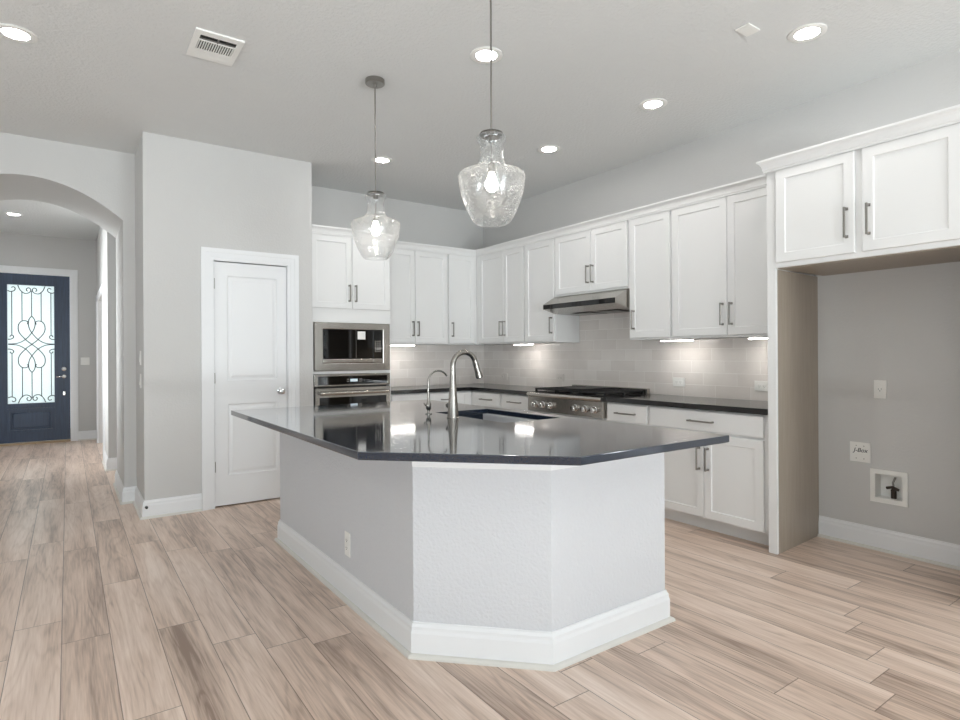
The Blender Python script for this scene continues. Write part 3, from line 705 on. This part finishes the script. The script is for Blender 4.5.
# back wall base cabinets, facing -y
for x0, x1, lab in ((2.702, 3.150, 'white base cabinet on back wall beside the oven tower'), (3.152, 3.700, 'white base cabinet on back wall nearest the corner')):
    t = thing('base_cabinet', lab, 'base cabinet', (x0, 5.45, 0)); w_ = x1-x0-.001
    open_carcass(t, w_, YB-5.45-.002, 0, .878, toe=(.10, .085))
    b_ = w_-.012 if x0 < 3 else w_-.10
    if x0 > 3: MB().box((w_-.097, -.019, .112), (w_-.001, -.0003, .868)).build('filler', M['cab'], t)
    d = shaker(t, 'drawer', .012, b_, .728, .868, flat=True); handle(d, (.012+b_)/2, .797, .17, False, y=-.02)
    d = shaker(t, 'door', .012, b_, .112, .708); handle(d, .05, .55, .165, y=-.02)

# crown mouldings (three lengths that step with the cabinet faces)
CR = [(0, 2.430), (.005, 2.430), (.006, 2.442), (.010, 2.446), (.011, 2.458), (.016, 2.474), (.025, 2.488), (.031, 2.492), (.032, 2.496), (.036, 2.497), (.036, 2.509), (0, 2.509)]
def crown(path, side, label):
    o = MB().sweep(CR, path, side).build('crown_molding', M['cab']); tag(o, label, 'molding'); return o
crown([(OX0+.002, OY-.0205), (OX1+.001, OY-.0205), (OX1+.001, 5.68)], -1, 'white crown molding along the top of the oven tower')
crown([(OX1+.05, 5.71-.0205), (UF-.0205, 5.71-.0205), (UF-.0205, 2.076)], -1, 'long white crown molding turning the back corner over wall cabinets')
crown([(UF+.0, 2.0235), (FF-.0215, 2.0235), (FF-.0215, .94)], -1, 'white crown molding over the fridge alcove cabinet')

# ---------------------------------------------------------------- backsplash, counters
bs = struct(MB().box((XR-.0015, 2.024, .9205), (XR-.011, YB-.0015, 1.399)).box((XR-.0015, 3.403, 1.399), (XR-.011, 4.334, 1.846)).box((2.702, YB-.0015, .9205), (XR-.011, YB-.011, 1.399)).build('trim_backsplash', M['tile']), 'glossy pale tile backsplash')
m = MB(); m.box((FF, 2.024, .880), (XR-.012, 3.430, .920), .002); o = m.build('countertop', M['quartz_black'])
tag(o, 'black quartz countertop right of the cooktop', 'countertop')
m = MB(); m.prism([(2.702, 5.412), (FF, 5.412), (FF, 4.400), (XR-.012, 4.400), (XR-.012, YB-.012), (2.702, YB-.012)], .880, .920); o = m.build('countertop', M['quartz_black'])
tag(o, 'black quartz countertop turning the back corner left of the cooktop', 'countertop')

# rangetop
t = thing('gas_cooktop', 'stainless six-knob gas rangetop with black iron grates', 'cooktop', (3.66, 4.398, .740), R)
w_ = .966
m = MB(); m.prism([(.0, 0), (.0, .135), (-.018, .145), (-.022, .158), (-.016, .172), (.0, .176), (.625, .176), (.625, 0)], .001, w_, 'x'); m.build('body', M['steel'], t, True)
MB().box((.025, .055, .1765), (w_-.025, .575, .180)).build('burner_tray', M['iron'], t)
MB().box((.004, .580, .1765), (w_-.004, .622, .228), .004).build('backguard', M['steel'], t)
kx = [.12, .225, .33, .655, .775, .885]
for x in kx:
    k = MB().lathe([(.031, -.0005), (.031, -.010), (.025, -.013), (.025, -.042), (.021, -.048), (.001, -.049)], (x, 0, .068), 24, 'y').build('knob', M['chrome'], t, True)
    MB().box((x-.004, -.052, .050), (x+.004, -.0465, .086), .001).build('grip', M['chrome'], k)
for bx in (.165, .483, .80):
    for by in (.175, .445):
        b_ = MB().lathe([(.055, .1805), (.055, .187), (.035, .190), (.035, .198), (.001, .199)], (bx, by, 0), 24).build('burner', M['steel_dark'], t, True)
        MB().lathe([(.032, .1985), (.032, .205), (.001, .206)], (bx, by, 0), 20).build('burner_cap', M['iron'], b_, True)
for i, (g0, g1) in enumerate(((.030, .325), (.330, .636), (.641, .936))):
    m = MB(); zt, zb = .200, .210
    m.box((g0, .065, zt), (g1, .082, zb+.004)); m.box((g0, .552, zt), (g1, .569, zb+.004)); m.box((g0, .082, zt), (g0+.016, .552, zb+.004)); m.box((g1-.016, .082, zt), (g1, .552, zb+.004))
    for k in range(1, 7):
        x = g0+(g1-g0)*k/7; m.box((x-.005, .082, zt), (x+.005, .552, zb+.006))
    for y in (.175, .31, .445): m.box((g0+.016, y-.005, zt), (g1-.016, y+.005, zb))
    for x in (g0+.008, g1-.008):
        for y in (.075, .31, .560): m.box((x-.008, y-.008, .1802), (x+.008, y+.008, zt))
    m.build('grate', M['iron'], t)
MB().box((.335, .10, .2165), (.63, .55, .2275), .004).build('griddle_plate', M['iron'], t)

# range hood
t = thing('range_hood', 'slim stainless under-cabinet range hood with black front lip', 'range hood', (3.80, 4.333, 0), R)
w_ = .930
m = MB(); m.prism([(0, 1.762), (.155, 1.846), (.49, 1.846), (.49, 1.672), (.16, 1.678), (.012, 1.716), (0, 1.716)], .001, w_, 'x'); m.build('hood_shell', M['steel'], t)
MB().box((.012, -.006, 1.7165), (w_-.012, -.0005, 1.7605), .002).build('front_lip', M['black_glass'], t)
for x in (.30, .63): MB().box((x-.13, .20, 1.668), (x+.13, .44, 1.671)).build('grease_filter', M['steel_dark'], t)

# under-cabinet light bars
def light_bar(x, y, L, rz, label, z=1.40):
    t = thing('under_cabinet_light', label, 'light', (x, y, z), rz, 'light bars under the wall cabinets')
    MB().box((-L/2, -.02, -.012), (L/2, .02, -.0005), .002).build('housing', M['plastic'], t)
    MB().box((-L/2+.006, -.017, -.016), (L/2-.006, .017, -.0122)).build('diffuser', M['bar'], t)
light_bar(3.02, 5.80, .32, 0, 'glowing light bar under the back wall cabinets')
light_bar(4.10, 5.00, .30, R, 'glowing light bar under cabinets left of the range hood')
light_bar(4.10, 3.02, .30, R, 'glowing light bar under cabinets right of the range hood')
light_bar(4.10, 2.24, .30, R, 'glowing light bar nearest the tall end panel')

# ---------------------------------------------------------------- island
IL, IN, IR, IF = 1.202, 1.800, 2.345, 4.130
foot = [(IL, IF), (IL, 2.214), (1.616, IN), (IR, IN), (IR, IF)]
isl = thing('kitchen_island', 'grey painted kitchen island base with clipped corner and white trim', 'kitchen island', (1.77, 2.95, 0))
off = lambda pts: [(x-1.77, y-2.95) for x, y in pts]
m = MB(); m.sweep([(0, 0), (0, .8875), (.09, .8875), (.09, 0)], off(foot), 1, closed=True); m.build('body', M['island_paint'], isl)
k = .146/.142
m = MB(); m.sweep([(o_+.0005 if o_ == 0 else o_, z*k if z > .012 else 0) for o_, z in BASE], off([(IR, IF)]+foot[:4]+[(IR, IN+.10)]), -1 if False else -1)
m.build('baseboard', M['trim'], isl)
m = MB(); m.sweep([(.0165, 0), (.034, 0), (.033, .009), (.027, .016), (.0165, .019)], off([(IR, IF)]+foot[:4]+[(IR, IN+.10)]), -1); m.build('shoe_molding', M['shoe'], isl)
m = MB(); m.sweep([(.0005, .806), (.006, .806), (.009, .812), (.011, .822), (.011, .858), (.016, .868), (.018, .887), (.0005, .887)], off([foot[1], foot[2], foot[3]]), -1); m.build('cap_trim', M['trim'], isl)
for k_ in range(4):
    y0 = 2.02+k_*.51
    m = MB()
    x0 = IR-1.77
    d = MB(); d.box((x0+.0005, y0-2.95, .15), (x0+.02, y0+.49-2.95, .86), .003); d = d.build('door', M['cab'], isl)
    MB().box((x0+.0202, y0+.03-2.95, .62), (x0+.045, y0+.04-2.95, .78)).build('handle', M['handle'], d)
# countertop with sink cut-out
SX0, SX1, SY0, SY1 = 1.890, 2.290, 2.465, 3.175
cx0, cx1, cy0, cy1 = .888, 2.385, 1.484, 4.150
out_ = [(cx0, cy1), (cx0, 2.062), (1.472, cy0), (cx1, cy0), (cx1, cy1)]
m = MB(); bm = m.bm
for z, fl in ((.920, 0), (.8885, 1)):
    hole = [(SX0, SY1), (SX0, SY0), (SX1, SY0), (SX1, SY1)]
    o_ = [bm.verts.new((x, y, z)) for x, y in out_]; h_ = [bm.verts.new((x, y, z)) for x, y in hole]
    bm.faces.new((o_[0], o_[1], h_[1], h_[0])); bm.faces.new((o_[1], o_[2], h_[1])); bm.faces.new((o_[2], o_[3], h_[2], h_[1])); bm.faces.new((o_[3], o_[4], h_[3], h_[2])); bm.faces.new((o_[4], o_[0], h_[0], h_[3]))
    if z == .920: ot, ht = o_, h_
for i in range(5): bm.faces.new((ot[i], ot[(i+1)%5], o_[(i+1)%5], o_[i]))
for i in range(4): bm.faces.new((ht[(i+1)%4], ht[i], h_[i], h_[(i+1)%4]))
bmesh.ops.recalc_face_normals(bm, faces=bm.faces)
bmesh.ops.bevel(bm, geom=[e_ for e_ in bm.edges if len(e_.link_faces) == 2 and e_.calc_face_angle() > .5], offset=.003, segments=2, profile=.5, affect='EDGES')
o = m.build('island_countertop', M['quartz']); tag(o, 'dark grey polished quartz countertop with clipped corner on the island', 'countertop')
# sink
sk = thing('kitchen_sink', 'undermount stainless sink set in the island countertop', 'sink', ((SX0+SX1)/2, (SY0+SY1)/2, .66))
hx, hy = (SX1-SX0)/2+.004, (SY1-SY0)/2+.004
m = MB(); bm = m.bm; rr = []
for ins, z in ((.022, .227), (0, .227), (.004, .04), (.02, .012), (.05, .004)):
    s_ = -1 if ins == .022 and z == .227 else 1
    a, b_ = hx-ins*s_, hy-ins*s_
    rr.append([bm.verts.new((x, y, z)) for x, y in ((-a, -b_), (a, -b_), (a, b_), (-a, b_))])
for A_, B_ in zip(rr, rr[1:]):
    for k_ in range(4): bm.faces.new((A_[k_], A_[(k_+1)%4], B_[(k_+1)%4], B_[k_]))
bm.faces.new(rr[-1]); m.build('basin', M['sink'], sk)
MB().lathe([(.045, .0045), (.043, .008), (.030, .008), (.028, .005), (.001, .005)], (0, .05, 0), 24).build('drain', M['chrome'], sk, True)
# faucet
FXc, FYc = 1.805, 2.840
fa = thing('kitchen_faucet', 'tall stainless gooseneck faucet with pull-down head', 'faucet', (FXc, FYc, .9205))
MB().lathe([(.036, 0), (.036, .004), (.033, .007), (.029, .06), (.022, .14), (.018, .21), (.0165, .26)], (0, 0, 0), 28).build('base', M['nickel'], fa, True)
arc = [(0, 0, .255), (0, 0, .292)]
for i in range(0, 15):
    a = PI - i*PI*.87/14; arc.append((.080+.080*math.cos(a), 0, .296+.080*math.sin(a)))
MB().tube(arc, .0155, 16).build('spout', M['nickel'], fa, True)
ex, ez = arc[-1][0], arc[-1][2]; dx, dz = math.cos(math.radians(-72)), math.sin(math.radians(-72))
ps = [(ex, 0, ez), (ex+dx*.02, 0, ez+dz*.02), (ex+dx*.07, 0, ez+dz*.07), (ex+dx*.105, 0, ez+dz*.105)]
hd = MB().tube(ps, [.016, .0175, .019, .0225], 18).build('spray_head', M['nickel'], fa, True)
MB().tube([(ex+dx*.1052, 0, ez+dz*.1052), (ex+dx*.109, 0, ez+dz*.109)], .019, 16).build('nozzle', M['black'], hd)
lv = MB().tube([(-.0, .024, .062), (0, .046, .064)], .014, 14); lv.tube([(0, .044, .064), (.0, .052, .066), (-.004, .060, .075)], [.015, .015, .010], 14); lv.build('side_handle', M['steel_dark'], fa, True)
# filtered water tap
fl = thing('water_tap', 'slim filtered water tap left of the tall faucet', 'faucet', (1.805, 3.118, .9205))
MB().lathe([(.020, 0), (.020, .004), (.009, .007), (.008, .022), (.016, .032), (.017, .060), (.010, .074), (.008, .09), (.006, .13)], (0, 0, 0), 20).build('base', M['nickel'], fl, True)
arc = [(0, 0, .125), (0, 0, .205)]
for i in range(0, 13):
    a = PI - i*PI*.84/12; arc.append((.070+.070*math.cos(a), 0, .197+.066*math.sin(a)))
MB().tube(arc, .0055, 10).build('spout', M['nickel'], fl, True)
MB().tube([(-.012, .014, .052), (-.010, .032, .056), (-.008, .040, .062)], .005, 8).build('lever', M['steel'], fl, True)

# ---------------------------------------------------------------- ceiling fittings
def can_light(x, y, label, z=CEIL):
    t = thing('recessed_light', label, 'ceiling light', (x, y, z), 0, 'recessed ceiling lights')
    MB().lathe([(.098, -.0005), (.098, -.004), (.088, -.008), (.064, -.006), (.060, -.0012), (.060, -.0005)], (0, 0, 0), 32).build('trim_ring', M['plastic'], t, True)
    MB().lathe([(.061, -.0022), (.056, -.0034), (.001, -.0036)], (0, 0, 0), 32).build('lens', M['lamp'], t, True)
can_light(-.225, 4.10, 'glowing recessed light in far left of the ceiling')
can_light(2.045, 2.825, 'glowing recessed light behind the nearer pendant rod')
can_light(3.375, 1.618, 'glowing recessed light nearest the fridge alcove')
can_light(3.425, 2.708, 'glowing recessed light, middle of row along the right wall')
can_light(3.425, 3.814, 'glowing recessed light, farthest of row along the right wall')
can_light(2.355, 4.887, 'small glowing recessed light beside the farther pendant rod')
can_light(-.55, 9.45, 'glowing recessed light in the entry hall beyond the arch', z=3.09)
can_light(-.40, 7.75, 'added unseen recessed light just behind the arch, brightening the hall', z=3.09)  # extra lamp, never in view, added only to light the entry hall
# vent
t = thing('air_vent', 'white louvered air vent on the ceiling', 'vent', (.703, 3.638, CEIL), PI)
m = MB(); a, c, b2, d2 = .126, .165, .095, .118
for (x0, y0, x1, y1) in ((-a, -c, a, -d2), (-a, d2, a, c), (-a, -d2, -b2, d2), (b2, -d2, a, d2), (-b2, .052, b2, .062)): m.box((x0, y0, -.010), (x1, y1, -.0005))
m.build('frame', M['plastic'], t)
MB().box((-b2, -d2, -.002), (b2, d2, -.0006)).build('duct_backing', M['hole'], t)
for i in range(15):
    x = -b2+.006+i*(2*b2-.012)/14
    MB().box((x-.0028, -.055, -.0095), (x+.0028, .051, -.0022)).build('louver', M['plastic'], t)
MB().box((-b2, -d2, -.0095), (b2, -.056, -.004)).build('blank_section', M['plastic'], t)
m = MB(); m.box((-b2, .070, -.0085), (b2, .082, -.0025)); m.box((-.004, .062, -.0095), (.004, .116, -.0025)); m.build('damper_blade', M['handle'], t)
# small square cover
t = thing('ceiling_cover', 'small square white cover plate on the ceiling', 'cover plate', (3.066, 1.786, CEIL))
MB().box((-.058, -.040, -.008), (.058, .040, -.0005), .002).build('plate', M['plastic'], t)
MB().box((-.045, -.030, -.0098), (.045, .030, -.0082), .001).build('center_panel', M['plastic'], t)

# ---------------------------------------------------------------- pendants
def pendant(x, y, zb, label):
    t = thing('pendant_light', label, 'pendant light', (x, y, zb), 0, 'seeded glass pendants over the island')
    H = CEIL-zb
    MB().lathe([(.062, H-.0005), (.062, H-.026), (.058, H-.030), (.012, H-.031), (.010, H-.048), (.001, H-.049)], (0, 0, 0), 32).build('canopy', M['handle'], t, True)
    MB().tube([(0, 0, .426), (0, 0, H-.046)], .0045, 10).build('rod', M['handle'], t, True)
    outer = [(.074, .000), (.092, .018), (.112, .055), (.130, .100), (.145, .145), (.153, .190), (.157, .225), (.157, .238), (.151, .250), (.130, .260), (.102, .270), (.078, .282), (.067, .296), (.059, .320), (.055, .350), (.055, .392), (.061, .404), (.070, .416), (.070, .428), (.060, .440)]
    outer = [(q, z*.945) for q, z in outer]
    inner = [(r-.0035, z) for r, z in reversed(outer)]
    MB().lathe(outer+inner, (0, 0, 0), 48, close=True).build('glass_shade', M['seeded'], t, True)
    MB().lathe([(.001, .428), (.054, .426), (.058, .419), (.052, .412), (.016, .408), (.015, .385), (.001, .385)], (0, 0, 0), 32).build('cap', M['steel_dark'], t, True)
    MB().lathe([(.005, .386), (.005, .29), (.016, .285), (.017, .242), (.001, .24)], (0, 0, 0), 16).build('socket', M['handle'], t, True)
    MB().lathe([(.012, .242), (.016, .228), (.027, .200), (.029, .182), (.024, .164), (.012, .153), (.001, .151)], (0, 0, 0), 20).build('bulb', M['bulb'], t, True)
pendant(1.635, 2.222, 1.895, 'nearer and larger-looking seeded glass pendant over the island')
pendant(1.635, 3.490, 1.905, 'farther seeded glass pendant over the island, left of the two')
